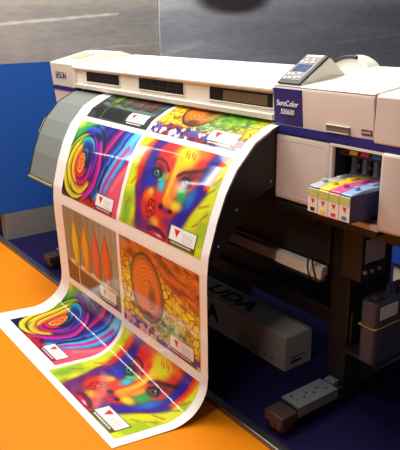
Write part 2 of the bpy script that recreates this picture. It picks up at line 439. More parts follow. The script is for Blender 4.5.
def pencils(u, v, cool_light=0.0):
    p = Paint(u, v, (138, 134, 116))
    g = fbm(u * 30, v * 3, 31)
    p.mix((108, 104, 90), sstep(.4, .7, g) * .6)
    p.mix((166, 162, 146), sstep(.0, .5, 1 - v) * sstep(.3, .9, u) * .5)
    for a in (.115, .30, .505, .70, .90): p.line((84, 78, 66), [(a, 0), (a - .005, 1)], .006, .6, .8)
    p.poly((92, 54, 40), [(-.02, .74), (.60, .76), (.64, 1.02), (-.02, 1.02)], .02, .95)
    p.ell((70, 34, 34), .40, .92, .20, .12, 0, .7, .8)
    p.poly((112, 100, 84), [(.60, .80), (1.02, .80), (1.02, 1.02), (.60, 1.02)], .02, .8)
    p.line((214, 196, 152), [(.10, .72), (.50, .75), (.94, .78)], .030, .4)
    p.line((120, 92, 60), [(.10, .765), (.94, .82)], .012, .5, .9)
    p.line((206, 190, 150), [(.24, .76), (.235, 1.0)], .012, .4)
    p.line((206, 190, 150), [(.24, .98), (.66, 1.0)], .010, .4, .8)
    for (cu, c, d) in ((.215, (226, 196, 30), (170, 140, 20)), (.415, (236, 160, 30), (190, 110, 20)), (.61, (226, 90, 74), (176, 50, 50)), (.795, (230, 92, 40), (176, 60, 30))):
        p.poly((66, 54, 44), [(cu + .006, .11), (cu + .05, .24), (cu + .094, .42), (cu + .088, .57), (cu + .070, .75), (cu - .035, .73), (cu - .068, .52), (cu - .074, .40), (cu - .034, .24)], .012, .6)
        p.poly(d, [(cu + .004, .12), (cu + .040, .23), (cu + .080, .41), (cu + .074, .56), (cu + .056, .73), (cu - .032, .71), (cu - .064, .52), (cu - .070, .40), (cu - .032, .24)], .010)
        p.poly(c, [(cu + .002, .13), (cu + .018, .25), (cu + .046, .41), (cu + .034, .56), (cu + .012, .72), (cu - .030, .70), (cu - .060, .52), (cu - .064, .40), (cu - .028, .25)], .012)
        p.line((80, 60, 40), [(cu + .012, .42), (cu + .006, .70)], .006, .6, .5)
    if cool_light:  # bluish light on the top row put into the print colour
        p.c = p.c * (1 - cool_light) + cool_light * (p.c * np.array([.34, .54, .64]))
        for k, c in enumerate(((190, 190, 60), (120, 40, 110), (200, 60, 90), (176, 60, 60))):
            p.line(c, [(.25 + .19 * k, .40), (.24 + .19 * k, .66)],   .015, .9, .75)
    p.card(strip=(60, 46, 40))
    return p.c

def knot(u, v, cool_light=0.0):
    p = Paint(u, v, (206, 140, 30)); A = p.A
    x, y = u * A, v
    wx = x + .05 * (fbm(u * 5, v * 5, 41) - .5); wy = y + .05 * (fbm(u * 5, v * 5, 47) - .5)
    d1, edge, idv = voronoi(wx * 17, wy * 24, 3)
    gold = np.stack([196 + 50 * idv, 130 + 80 * idv, 20 + 30 * idv], -1)
    p.c = gold
    oran = np.stack([176 + 50 * idv, 84 + 50 * idv, 24 + 16 * idv], -1)
    mo = sstep(.36, .16, v + .25 * (fbm(u * 4, v * 4, 52) - .5) - .08 * u)
    p.c += (oran - p.c) * mo[..., None]
    teal = np.stack([80 + 90 * idv, 150 + 40 * idv, 110 + 30 * idv], -1)
    mt = np.exp(-(((u - .58) / .26) ** 2 + ((v - .76 - .12 * (u - .55)) / .13) ** 2)) * 1.2
    p.c += (teal - p.c) * np.clip(mt, 0, 1)[..., None]
    pk = np.where((idv > .5)[..., None], np.array([206., 160., 170.]), np.where((idv > .25)[..., None], np.array([120., 60., 130.]), np.array([60., 50., 120.])))
    mp = sstep(.80, .90, v + .06 * (fbm(u * 8, v * 8, 57) - .5) - .04 * u)
    p.c += (pk - p.c) * mp[..., None]
    p.c *= (.42 + .5 * sstep(.0, .25, edge) + .3 * fbm(u * 20, v * 20, 91))[..., None]
    p.mix((246, 214, 60), (1 - mo) * (1 - np.clip(mp + mt, 0, 1)) * sstep(.55, .7, fbm(u * 16, v * 18, 95)) * .8)
    p.mix((90, 40, 16), mo * sstep(.5, .75, fbm(u * 10 + v * 6, v * 22, 97)) * .6)
    p.mix((70, 40, 20), (sstep(.62, .8, fbm(u * 12, v * 12, 61))) * .5)
    st = fbm(u * 9 + v * 5, v * 26 - u * 8, 131)
    p.mix((196, 96, 30), mo * .75)
    p.mix((112, 44, 14), mo * sstep(.46, .66, st) * .85)
    p.mix((232, 140, 50), mo * sstep(.44, .28, st) * .6)
    e1, e2, e3 = voronoi(wx * 9 + wy * 2, wy * 13, 17)
    mg2 = np.clip((1 - mo) * (1 - np.clip(mp + mt * .7, 0, 1)), 0, 1) * sstep(.35, .5, e3)
    fl = np.stack([214 + 34 * e3, 150 + 70 * e3, 16 + 40 * e3], -1) * (.30 + .75 * sstep(.02, .22, e2))[..., None]
    p.c += (fl - p.c) * (mg2 * .9)[..., None]
    p.ell((150, 130, 150), .05, .04, .08, .07, 0, .8, .7)
    p.ell((70, 110, 50), .14, .30, .03, .10, 10, .8, .6)
    # the knot: nested rings
    X = (u - .36) * A; Y = (v - .45); a = math.radians(-14)
    Xr = X * math.cos(a) + Y * math.sin(a); Yr = -X * math.sin(a) + Y * math.cos(a)
    d = np.sqrt((Xr / .315) ** 2 + (Yr / .36) ** 2) + .05 * (fbm(u * 6, v * 6, 71) - .5)
    p.mix((70, 30, 14), 1 - sstep(1.02, 1.10, d))
    xo = (u - .40) * A; yo = v - .50
    d2 = np.sqrt((xo / .26) ** 2 + (yo / .31) ** 2)
    rr = np.clip(d, 0, 1) * .6 + d2 * .4
    ring = .5 + .5 * np.sin(rr * 48 + 2 * fbm(u * 7, v * 7, 73))
    w = np.stack([196 + 34 * ring, 92 + 44 * ring, 24 + 18 * ring], -1)
    m = 1 - sstep(.95, 1.0, d)
    p.c += (w - p.c) * m[..., None]
    p.mix((110, 44, 16), m * sstep(.72, .95, d) * .6)
    p.mix((206, 150, 50), m * sstep(.6, .8, d) * sstep(.2, -.3, Xr) * .4)
    p.ell((96, 50, 24), .43, .52, .055, .11, 10, .8, .8)
    p.ell((60, 26, 16), .37, .76, .07, .05, 0, .7, .8)
    p.line((150, 70, 24), [(.40, .36), (.47, .48), (.46, .62), (.40, .66)], .012, .6, .8)
    if cool_light:  # cooler light on the top row put into the knot colours
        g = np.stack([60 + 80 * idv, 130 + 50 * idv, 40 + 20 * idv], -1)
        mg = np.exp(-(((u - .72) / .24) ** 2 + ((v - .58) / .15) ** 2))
        p.c += (g - p.c) * np.clip(mg * 1.2 * cool_light, 0, 1)[..., None]
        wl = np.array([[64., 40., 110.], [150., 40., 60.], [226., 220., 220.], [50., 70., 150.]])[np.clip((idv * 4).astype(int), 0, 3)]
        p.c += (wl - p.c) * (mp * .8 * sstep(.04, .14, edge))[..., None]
    p.card(strip=(60, 30, 60))
    return p.c

# ------------------------------------------------------------------ the printed sheet
knees = [(.03, 1.07), (-.017, 1.056), (-.098, 1.017), (-.178, .936), (-.224, .860), (-.262, .770), (-.300, .650), (-.310, .56)]
base_prof = [knees[0]]
for i in range(1, len(knees) - 1):                      # keep the bends tight: extra points close to each knee
    for o, w in ((i - 1, .016), (i, 0), (i + 1, .016)):
        L = math.dist(knees[i], knees[o]) or 1
        t = min(w / L, .4); base_prof.append((knees[i][0] + (knees[o][0] - knees[i][0]) * t, knees[i][1] + (knees[o][1] - knees[i][1]) * t))
base_prof += [knees[-1], (-.305, .35), (-.303, .2)]
for k in range(1, 33):
    a = math.pi / 2 * k / 32; base_prof.append((-.453 + .15 * math.cos(a), .155 - .15 * math.sin(a)))
base_prof += [(-.56, .003), (-.662, .003)]
pp = np.array(base_prof)
for _ in range(3):
    q = [pp[0]]
    for a, b in zip(pp[:-1], pp[1:]): q += [.75 * a + .25 * b, .25 * a + .75 * b]
    q.append(pp[-1]); pp = np.array(q)
SL = np.concatenate([[0], np.cumsum(np.linalg.norm(np.diff(pp, axis=0), axis=1))])
STOT = SL[-1]
def prof_at(s):
    s = np.asarray(s, float)
    e = .006
    y = np.interp(s, SL, pp[:, 0]); z = np.interp(s, SL, pp[:, 1])
    t = np.stack([np.interp(s + e, SL, pp[:, 0]) - np.interp(s - e, SL, pp[:, 0]), np.interp(s + e, SL, pp[:, 1]) - np.interp(s - e, SL, pp[:, 1])], -1)
    t /= np.linalg.norm(t, axis=-1, keepdims=True) + 1e-12
    n = np.stack([t[..., 1], -t[..., 0]], -1)           # outward: towards -Y and up
    return y, z, n[..., 0], n[..., 1]
def shift_l(s): return np.interp(s, [0, 1.03, 1.20, 1.45, 1.5], [0, 0, -.062, -.118, -.128])
def shift_r(s): return np.interp(s, [0, 1.03, 1.20, 1.49], [0, 0, -.02, -.078])
def sheet_x(s, w):                                      # w 0 left edge .. 1 right edge
    left = np.interp(s, [0, .6, 1.0], [.592, .622, .632]); right = np.interp(s, [0, .5, .7, 1.0], [1.893, 1.893, 1.893, 1.885])
    return (left + shift_l(s)) * (1 - w) + (right + shift_r(s)) * w

banner = thing('printed_banner', (1.25, -.3, .003), 'long glossy sheet of colourful pictures rolling out of the printer onto the floor', 'print')
ss = np.arange(0, STOT + .001, .004); ss[-1] = STOT
y, z, ny, nz = prof_at(ss)
NX = 12
bm = bmesh.new(); grid = []
for side in (0, 1):
    off = -.0012 * side
    g = [[bm.verts.new((float(sheet_x(s, j / NX)), float(yy + a * off), float(zz + b * off))) for j in range(NX + 1)] for s, yy, zz, a, b in zip(ss, y, z, ny, nz)]
    grid.append(g)
for side, g in enumerate(grid):
    for r0, r1 in zip(g, g[1:]):
        for j in range(NX):
            f = (r0[j], r0[j + 1], r1[j + 1], r1[j]); bm.faces.new(f if side == 0 else f[::-1])
a, b = grid
def rim(la, lb):
    for i in range(len(la) - 1): bm.faces.new((la[i], la[i + 1], lb[i + 1], lb[i]))
rim([r[0] for r in a], [r[0] for r in b]); rim([r[-1] for r in b], [r[-1] for r in a]); rim(b[0], a[0]); rim(a[-1], b[-1])
bmesh.ops.recalc_face_normals(bm, faces=bm.faces)
me = bpy.data.meshes.new('vinyl_sheet'); bm.to_mesh(me); bm.free()
tag(link('vinyl_sheet', me, M['paper'], banner), 'glossy white vinyl sheet with plain white margins')

def picture(name, func, col, s0, s1, label, v0=0.0):
    """A printed picture lying on the sheet, s0..s1 along it; v0 = how much of its top is still under the cover."""
    wl, wr = ((.078, .500), (.520, .966))[col]
    nu, nv = 190, int(140 * (1 - v0)) + 2
    U = np.linspace(0, 1, nu); V = np.linspace(v0, 1, nv)
    uu, vv = np.meshgrid(U, V)
    cols = np.clip(func(uu, vv), 0, 255) / 255
    cols = 255 * (.45 * cols + .55 * cols * cols * (3 - 2 * cols)) * .95
    sv = s0 + (s1 - s0) * (V - v0) / (1 - v0)
    y, z, ny, nz = prof_at(sv)
    X = sheet_x(sv[:, None], wl + (wr - wl) * U[None, :])
    k = .0008
    co = np.stack([X, np.repeat((y + ny * k)[:, None], nu, 1), np.repeat((z + nz * k)[:, None], nu, 1)], -1).reshape(-1, 3)
    idx = np.arange(nu * nv).reshape(nv, nu)
    faces = np.stack([idx[:-1, :-1], idx[1:, :-1], idx[1:, 1:], idx[:-1, 1:]], -1).reshape(-1, 4)
    me = bpy.data.meshes.new(name); me.from_pydata(co.tolist(), [], faces.tolist())
    at_ = me.color_attributes.new('print_colour', 'FLOAT_COLOR', 'POINT')
    rgba = np.ones((nu * nv, 4)); rgba[:, :3] = lin(cols.reshape(-1, 3))
    at_.data.foreach_set('color', rgba.ravel().astype(np.float32))
    o = bpy.data.objects.new(name, me); COL.objects.link(o); me.materials.append(M['print'])
    me.polygons.foreach_set('use_smooth', [True] * len(me.polygons))
    me.transform(Matrix.Translation(-origin_of(banner))); o.parent = banner
    tag(o, label)
    return o

picture('pencil_picture', lambda u, v: pencils(u, v, .9), 0, .005, .190, 'printed picture of coloured pencils darkened by painted-in cool light, its top still under the cover', .50)
picture('wood_knot_picture', lambda u, v: knot(u, v, 1.0), 1, .005, .190, 'printed picture of a wood knot, green and purple from painted-in cool light, its top still under the cover', .50)
picture('rose_picture', rose, 0, .215, .588, 'printed rainbow rose on the sloping part of the sheet')
picture('face_picture', face, 1, .215, .583, 'printed face painted in bright colours on the sloping part of the sheet')
picture('pencil_picture', pencils, 0, .640, 1.018, 'printed row of four upright coloured pencils on the hanging part of the sheet')
picture('wood_knot_picture', knot, 1, .640, 1.030, 'printed orange wood knot with golden pebbles on the hanging part of the sheet')
picture('rose_picture', rose, 0, 1.052, 1.436, 'printed rainbow rose on the part of the sheet curling onto the floor')
picture('face_picture', face, 1, 1.072, 1.474, 'printed painted face on the part of the sheet curling onto the floor')

# ------------------------------------------------------------------ the printer
PR = thing('wide_format_printer', (1.25, .2, 0), 'very wide off-white printer with blue stripe, on a black stand', 'printer')
def topz(y): return 1.2 + .105 * min(max(y, 0), .42)

# left housing
lh = MB().prism_x([(0, 1.196), (.004, 1.200), (.23, 1.253), (.30, 1.253), (.42, 1.22), (.45, 1.15), (.45, .80), (.04, .80), (.011, 1.071)], 0, .288).build('left_housing', M['cream'], PR, .004)
MB().prism_x([(.0095, 1.050), (.0075, 1.072), (.05, 1.072), (.05, 1.050)], -.001, .2885).build('blue_stripe', M['blue'], lh)
MB().box(.03, .26, .008, .0095, 1.071, 1.0735).build('panel_seam', M['dark'], lh)
lettering('brand_lettering', 'EPSON', .050, M['ink'], lh, at(.128, .0045, 1.131, FRONT), .001, .90, bold=.0)
MB().prism_x([(.085, 1.2205), (.085, 1.2225), (.175, 1.2435), (.175, 1.2415)], .10, .23).build('top_label', M['greenlabel'], lh)

# long front cover
cv = MB().prism_x([(.013, 1.082), (.013, 1.188), (.02, 1.192), (.40, 1.232), (.44, 1.20), (.44, 1.09)], .29, 1.868).build('front_cover', M['top'], PR, .003)
MB().prism_x([(-.002, 1.176), (-.004, 1.184), (.0, 1.1905), (.03, 1.194), (.03, 1.176)], .292, 1.866).build('upper_lip', M['top'], cv, .002)
MB().prism_x([(.002, 1.078), (.000, 1.098), (.02, 1.102), (.02, 1.078)], .292, 1.866).build('lower_rail', M['cream'], cv, .002)
MB().box(.292, .318, .001, .02, 1.098, 1.178).build('end_rib', M['cream'], cv, .003)
for (x0, x1, kind) in ((.437, .783, 0), (.966, 1.321, 0), (1.498, 1.860, 1)):
    f = MB()
    t = .006
    f.box(x0 - t, x1 + t, .0085, .016, 1.168, 1.168 + t).box(x0 - t, x1 + t, .0085, .016, 1.119 - t, 1.119)
    f.box(x0 - t, x0, .0085, .016, 1.119, 1.168).box(x1, x1 + t, .0085, .016, 1.119, 1.168)
    w = f.build('window', M['cream'], cv, .0015)
    MB().box(x0, x1, .0105, .0135, 1.119, 1.168).build('smoked_pane', M['glass'], w)
    if kind:
        MB().box(x0 + .085, x1 - .028, .0095, .0115, 1.123, 1.160).build('carriage_rail', M['wood'], w)
    else:
        g = MB()
        for k in range(5):
            xx = x0 + (x1 - x0) * (k + .7) / 5.6; g.box(xx, xx + .004, .0098, .0115, 1.121, 1.164)
        g.box(x0 + .01, x1 - .01, .0098, .0115, 1.138, 1.1405)
        g.build('inner_ribs', M['dark'], w)

# right housing with badge, and the rounded end cap
rprof = [(0, 1.186), (.002, 1.195), (.010, 1.2015), (.42, 1.243), (.45, 1.20), (.45, 1.06), (.0105, 1.06), (.0105, 1.070)]
rh = MB().prism_x(rprof, 1.870, 2.2965).build('right_housing', M['pink'], PR, .003)
MB().prism_x([(.001, 1.1995), (.008, 1.2035), (.41, 1.2445), (.41, 1.238), (.02, 1.198)], 1.872, 2.295).build('top_lid', M['top'], rh, .001)
bd = MB().prism_x([(-.0025, 1.191), (.0085, 1.071), (.013, 1.071), (.003, 1.191)], 1.872, 2.006).build('blue_badge', M['blue'], rh, .001)
def on_front(x, zz, o=.003): return at(x, .0105 * (1.2 - zz) / .13 - o, zz, FRONT)
lettering('badge_lettering', 'SureColor', .026, M['white'], bd, on_front(1.940, 1.142, .0045), .001, .92, bold=.0001)
lettering('badge_lettering', 'S30600', .0235, M['white'], bd, on_front(1.940, 1.114, .0045), .001, .92, bold=.0001)
hr = MB().box(2.112, 2.206, .004, .03, 1.070, 1.094).build('handle_recess', M['panelface'], rh, .002)
MB().prism_x([(.0005, 1.0955), (.0005, 1.0935), (.012, 1.0935), (.012, 1.0955)], 2.110, 2.208).build('recess_lip', M['cream'], hr)
MB().prism_x([(.003, 1.0745), (.003, 1.071), (.016, 1.071), (.016, 1.076)], 2.113, 2.205).build('grip', M['pink'], hr, .001)
gb = MB().prism_x([(.0065, 1.096), (.0078, 1.078), (.012, 1.078), (.012, 1.096)], 2.250, 2.291).build('bronze_badge', M['gold'], rh, .001)
s = MB()
for k in range(5): s.box(2.255 + k * .0065, 2.259 + k * .0065, .0058, .008, 1.0845, 1.0895)
s.build('badge_marks', M['label'], gb)
def endpoly(x0, y0, r=.16, x1=2.53, back=.45):
    pts = [(x0, back), (x0, y0)]
    for k in range(9):
        t = math.pi / 2 * k / 8
        pts.append((x1 - r + r * math.sin(t), y0 + r * .75 - r * .75 * math.cos(t)))
    pts.append((x1, back)); return pts
ec = MB().prism_z(endpoly(2.2985, .004), 1.06, lambda y: topz(y) - .002).build('end_cap', M['pink'], PR, .006, 3)
MB().prism_z(endpoly(2.302, .012, x1=2.525), 1.195, lambda y: topz(y) + .001).build('end_lid', M['top'], ec, .002)
MB().prism_z([(1.871, .45), (1.871, .0085)] + endpoly(2.2985, .0085, x1=2.535)[1:], 1.041, 1.068).build('blue_stripe', M['blue'], PR)

# lower right body: door, ink bay, column
lb = MB().box(1.873, 2.135, .03, .45, .800, 1.041)
lb.prism_z(endpoly(2.335, .02, x1=2.53), .800, 1.041)
lb.box(2.13, 2.34, .19, .45, .800, 1.041).box(2.13, 2.34, .02, .2, .790, .822)
lb.box(2.13, 2.34, .02, .2, 1.028, 1.041)
lbo = lb.build('lower_body', M['dark'], PR, .002)
dr = MB().box(1.874, 2.128, .011, .036, .806, 1.036).build('ink_door', M['pink'], PR, .009, 3)
g = MB(); t = .0022
g.box(1.890, 2.112, .0102, .012, 1.018, 1.018 + t).box(1.890, 2.112, .0102, .012, .824, .824 + t).box(1.890, 1.890 + t, .0102, .012, .824, 1.02).box(2.112, 2.112 + t, .0102, .012, .824, 1.02)
g.build('door_groove', M['cream'], dr)
MB().cyl((1.884, .0108, .818), (1.884, .009, .818), .0022, 10).build('door_screw', M['dark'], dr)
rc = MB().prism_z(endpoly(2.333, .000, .18, 2.54), .798, 1.039).build('right_column', M['pink'], PR, .010, 3)
MB().box(2.128, 2.338, .006, .03, .792, .812).build('bay_sill', M['pink'], PR, .004)
MB().box(2.1285, 2.140, .010, .024, .81, 1.036).build('bay_wall', M['pink'], PR, .001)
MB().box(2.1285, 2.141, .0242, .19, .81, 1.036).build('bay_wall', M['black'], PR)
MB().box(2.1285, 2.335, .009, .03, 1.028, 1.037).build('bay_lintel', M['cream'], PR, .001)
bay = MB().box(2.140, 2.334, .125, .15, .82, 1.028).build('bay_back', M['black'], PR)
names = ['dark', 'yel', 'magenta', 'cyan']
for k in range(4):
    xc = 2.163 + .044 * k
    MB().prism_x([(.028, 1.008), (.031, 1.021), (.034, 1.021), (.031, 1.008)], xc - .015, xc + .015).build('colour_tab', M[names[k]], bay)
    cn = MB().box(xc - .008, xc + .008, .085, .126, .935, .985).box(xc - .017, xc + .017, .095, .126, .950, .966).build('ink_connector', M['connector'], bay, .002)
    MB().box(xc - .018, xc + .018, .09, .126, .931, .9345).build('connector_foot', M['connector'], cn)
MB().box(2.140, 2.334, .034, .040, 1.000, 1.028).build('slot_header', M['dark'], bay)

# rear chassis and base deck
MB().box(.29, 1.87, .06, .44, .80, 1.085).build('rear_chassis', M['dark'], PR)
MB().box(.02, 2.50, .06, .45, .745, .7995).build('base_deck', M['brown'], PR, .004)
MB().box(1.885, 2.33, .012, .07, .775, .7985).build('deck_front_edge', M['black'], PR, .003)
MB().box(.14, 2.036, .135, .20, .56, .7455).build('under_panel', M['dark'], PR, .003)

# curved print guide (platen) and its side plates
def inset(pl, d):
    out = []
    for i, (yy, zz) in enumerate(pl):
        a_ = pl[max(i - 1, 0)]; b_ = pl[min(i + 1, len(pl) - 1)]
        ty, tz = b_[0] - a_[0], b_[1] - a_[1]; L = math.hypot(ty, tz)
        out.append((yy - tz / L * d, zz + ty / L * d))
    return out
# outward normal of this polyline is (tz,-ty); step inward by d
plate = inset([(.02, 1.067), (-.017, 1.056), (-.098, 1.017), (-.178, .936), (-.224, .860), (-.262, .770), (-.300, .650)], .0055)
inner_ = inset(plate, .014)
pl = MB().prism_x(plate + inner_[::-1], .292, 1.8855).build('print_guide', M['grey'], PR)
pl.data.polygons.foreach_set('use_smooth', [False] * len(pl.data.polygons))
MB().prism_x(inset(plate, -.0012)[3:5] + inset(plate, .004)[3:5][::-1], .286, .2935).build('yellow_edge', M['yellow'], pl)
MB().prism_x([(-.3055, .640), (-.3035, .632), (-.286, .634), (-.288, .644)], .292, .60).build('lower_edge', M['dulledge'], pl)
sp = inset(plate, -.002)[1:]
side_poly = sp + [(-.280, .622), (-.20, .70), (-.13, .80), (-.03, .845), (-.004, .85), (-.004, 1.04)]
for x0, x1 in ((1.8858, 1.8895), (.294, .302)):
    o = MB().prism_x(side_poly, x0, x1).build('side_plate', M['black'], PR)
    if x0 > 1:
        for (yy, zz) in ((-.255, .680), (-.175, .795), (-.02, .87)):
            MB().cyl((x1 - .001, yy, zz), (x1 + .002, yy, zz), .0045, 12).build('screw', M['beam'], o)
        MB().prism_x(inset(plate, -.0035)[1:] + inset(plate, .003)[1:][::-1], 1.8896, 1.8915).build('edge_trim', M['alu'], o)

# control panel wedge on the right housing
px0, px1 = 1.888, 1.986
D = Vector((0, .150, .092)).normalized(); N = Vector((0, -D.z, D.y)); P0 = Vector((0, .006, 1.206))
def slope_box(mb, x0, x1, t0, t1, h0, h1):
    vs = []
    for x in (x0, x1):
        for t in (t0, t1):
            for h in (h0, h1):
                p = P0 + D * t + N * h; vs.append(mb.bm.verts.new((x, p.y, p.z)))
    for f in ((0, 1, 3, 2), (4, 6, 7, 5), (0, 4, 5, 1), (2, 3, 7, 6), (0, 2, 6, 4), (1, 5, 7, 3)): mb.bm.faces.new([vs[i] for i in f])
    return mb
cp = MB().prism_x([(.006, 1.1995), (.006, 1.205), (.140, 1.286), (.147, 1.285), (.225, 1.228), (.225, 1.220)], px0, px1 + .002).build('control_panel', M['top'], PR, .002)
slope_box(MB(), px0 - .003, px1 + .004, -.002, .158, .000, .006).build('panel_frame', M['black'], cp, .002)
slope_box(MB(), px0 + .006, px1 - .006, .014, .152, .005, .0075).build('panel_face', M['panelface'], cp, .001)
slope_box(MB(), px0 + .014, px1 - .020, .060, .100, .007, .0090).build('screen', M['screen'], cp, .001)
slope_box(MB(), px0 + .010, px1 - .010, .140, .152, .007, .0095).build('top_key_strip', M['white'], cp, .001)
for (a_, b_) in ((.016, .024), (.036, .024), (.058, .028), (.074, .030), (.016, .046), (.036, .044), (.060, .050), (.018, .112), (.040, .110), (.066, .112), (.030, .127), (.060, .127)):
    slope_box(MB(), px0 + a_ - .006, px0 + a_ + .006, b_ - .0045, b_ + .0045, .007, .0098).build('button', M['white'], cp, .001)
# rounded rear hood with a black hose
hood = [(1.975 - .19 * k / 14, 1.238 + .042 * math.sin(math.pi * k / 14) ** .7) for k in range(15)]
hd = MB().prism_y(hood + [(1.785, 1.22), (1.975, 1.22)], .36, .43).build('rear_hood', M['top'], PR, .004)
MB().tube([(1.79 + .135 * k / 10, .352, 1.243 + .034 * math.sin(math.pi * (k / 10) * .62)) for k in range(11)], .0075, 10).build('black_hose', M['dark'], hd)

# stand: legs, feet, cross beam, cables, bottle holder
def foot(x):
    ft = MB().box(x, x + .085, -.085, .62, .045, .092).build('stand_foot', M['black'], PR, .003)
    pt = MB().box(x - .001, x + .086, -.083, .118, .092, .100).build('foot_plate', M['footgrey'], ft, .001)
    MB().box(x + .0865, x + .090, -.083, .118, .060, .100).build('plate_side', M['footgrey'], pt)
    for (a_, b_) in ((.022, -.055), (.052, -.02), (.036, .005), (.052, .03), (.036, .06), (.060, .085)): MB().cyl((x + a_, b_, .0995), (x + a_, b_, .1008), .0055, 10).build('bolt_hole', M['blacktext'], pt)
    MB().box(x + .02, x + .065, .118, .15, .093, .112).build('foot_bracket', M['footgrey'], ft, .002)
    for yy in (-.118, .57):
        c = MB().box(x - .004, x + .088, yy - .048, yy + .034, .044, .085).box(x, x + .012, yy - .035, yy + .02, .018, .05).box(x + .072, x + .084, yy - .035, yy + .02, .018, .05).build('caster_bracket', M['rubber'], ft, .006)
        for wx in (x + .016, x + .046):
            MB().cyl((wx, yy - .008, .030), (wx + .022, yy - .008, .030), .030, 22).build('caster_wheel', M['caster'], c, .003)
for x in (2.040, .045):
    foot(x)
    MB().box(x, x + .088, .150, .250, .0925, .7455).build('stand_leg', M['black'], PR, .004)
MB().box(.134, 2.039, .185, .235, .30, .36).build('stand_crossbeam', M['black'], PR, .003)
MB().box(.134, 2.039, .49, .50, .175, .7455).box(.134, .16, .24, .49, .70, .7455).box(2.01, 2.039, .24, .49, .70, .7455).build('added_dark_panel', M['black'], PR)  # black panel added to darken the view under the printer
tr = MB().prism_x([(.098, .514), (.104, .553), (.112, .556), (.130, .556), (.130, .53), (.108, .511)], .30, 2.0385).build('media_rail', M['beam'], PR, .002)
MB().prism_x([(.0965, .5145), (.1025, .5535), (.1115, .557), (.128, .557), (.128, .5585), (.111, .5585), (.101, .5545), (.0945, .5145)], 1.80, 2.036).build('painted_reflection', M['reflectpaint'], tr)  # pale part standing in for a reflection along the rail
MB().prism_x([(.088, .506), (.0955, .513), (.125, .51), (.125, .503)], .30, 2.0385).build('rail_edge', M['alu'], tr)
for k, x0 in enumerate((2.005, 2.022)):
    pts = [(x0 + .02 * math.sin(i * .5 + k) * (i / 12), .07 - .012 * math.sin(i * .4 + k), .70 - .19 * i / 12) for i in range(13)]
    MB().tube([(x0, .14, .76), (x0, .10, .73)] + pts, .0032, 8).build('cable', M['blacktext'], PR)
sb = MB().box(2.15, 2.235, .07, .20, .575, .745).build('switch_box', M['black'], PR, .004)
MB().box(2.2352, 2.2375, .088, .185, .640, .722).build('document_sheet', M['sheetlabel'], sb)
for k in range(3):
    MB().cyl((2.234, .088 + .036 * k, .608), (2.242, .088 + .036 * k, .608), .007, 14).build('switch_knob', M['beam'], sb)
bh = MB().box(2.13, 2.285, .12, .33, .258, .270).box(2.129, 2.14, .16, .24, .258, .40).build('bottle_holder', M['black'], PR, .003)

# ------------------------------------------------------------------ ink cartridges standing out of the bay
CART_Y, CART_Z = -.095, .834
def cartridge(x, top, swatch, label, bodym):
    c = thing('ink_cartridge', (x, 0, CART_Z), label, 'ink cartridge', 'ink cartridges in the open bay')
    h = .5 * .0418
    MB().box(x - h, x + h, CART_Y, .118, CART_Z, .914).build('cartridge_body', M[bodym], c, .002)
    tp = MB().prism_x([(CART_Y + .002, .9142), (CART_Y + .004, .921), (-.03, .928), (.118, .928), (.118, .9142)], x - h, x + h).build('cartridge_top', M[top], c, .003)
    MB().cyl((x, -.045, .925), (x, -.045, .936), .0085, 16).build('filler_cap', M[top], tp, .001)
    MB().box(x - .010, x + .010, .015, .06, .927, .9335).build('key_tab', M[top], tp, .002)
    lb_ = MB().box(x - h + .001, x + h - .001, CART_Y - .0018, CART_Y + .0005, CART_Z + .004, .913).build('front_label', M['cartwhite'], c)
    yy = CART_Y - .0028
    MB().box(x - h + .0015, x + h - .0015, yy, yy + .0015, .888, .9125).build('lime_band', M['limegreen'], lb_)
    MB().prism_y([(x - .0075, .881), (x + .0075, .881), (x + .0005, .866)], yy, yy + .0015).build('red_mark', M['red'], lb_)
    MB().box(x - .009, x + .009, yy, yy + .0015, .843, .854).build('colour_swatch', M[swatch], lb_)
    return c
x0 = 2.1645
cartridge(x0, 'clearcap', 'dark', 'ink cartridge with clear grey top and black swatch, first of four from the ink door', 'navyplastic')
cartridge(x0 + .0425, 'yellowink', 'yel', 'ink cartridge with a yellow top and yellow swatch', 'yellowink')
cartridge(x0 + .085, 'magentaink', 'magenta', 'ink cartridge with a magenta pink top and red swatch', 'magentaink')
cartridge(x0 + .1275, 'cyanink', 'cyan', 'ink cartridge with pale blue top, navy side and blue swatch', 'navyplastic')

# ------------------------------------------------------------------ waste bottle, cartons, crate
wb = thing('waste_ink_bottle', (2.25, .21, .270), 'slate grey plastic bottle with pale label and yellow band beside the stand leg', 'bottle')
MB().prism_z([(2.215, .115), (2.225, .102), (2.275, .102), (2.285, .115), (2.285, .33), (2.275, .34), (2.225, .34), (2.215, .33)], .2702, .502).build('bottle_body', M['bottle'], wb, .014, 3)
MB().cyl((2.25, .14, .500), (2.25, .14, .520), .022, 20).build('bottle_cap', M['dark'], wb, .003)
MB().tube([(2.25, .20, .500), (2.25, .205, .535), (2.25, .26, .535), (2.25, .265, .500)], .009, 10).build('handle', M['bottle'], wb)
MB().box(2.2852, 2.2866, .125, .215, .44, .488).build('bottle_label', M['label'], wb)
MB().box(2.2138, 2.2864, .1008, .3412, .407, .411).build('yellow_band', M['yellow'], wb, .001)

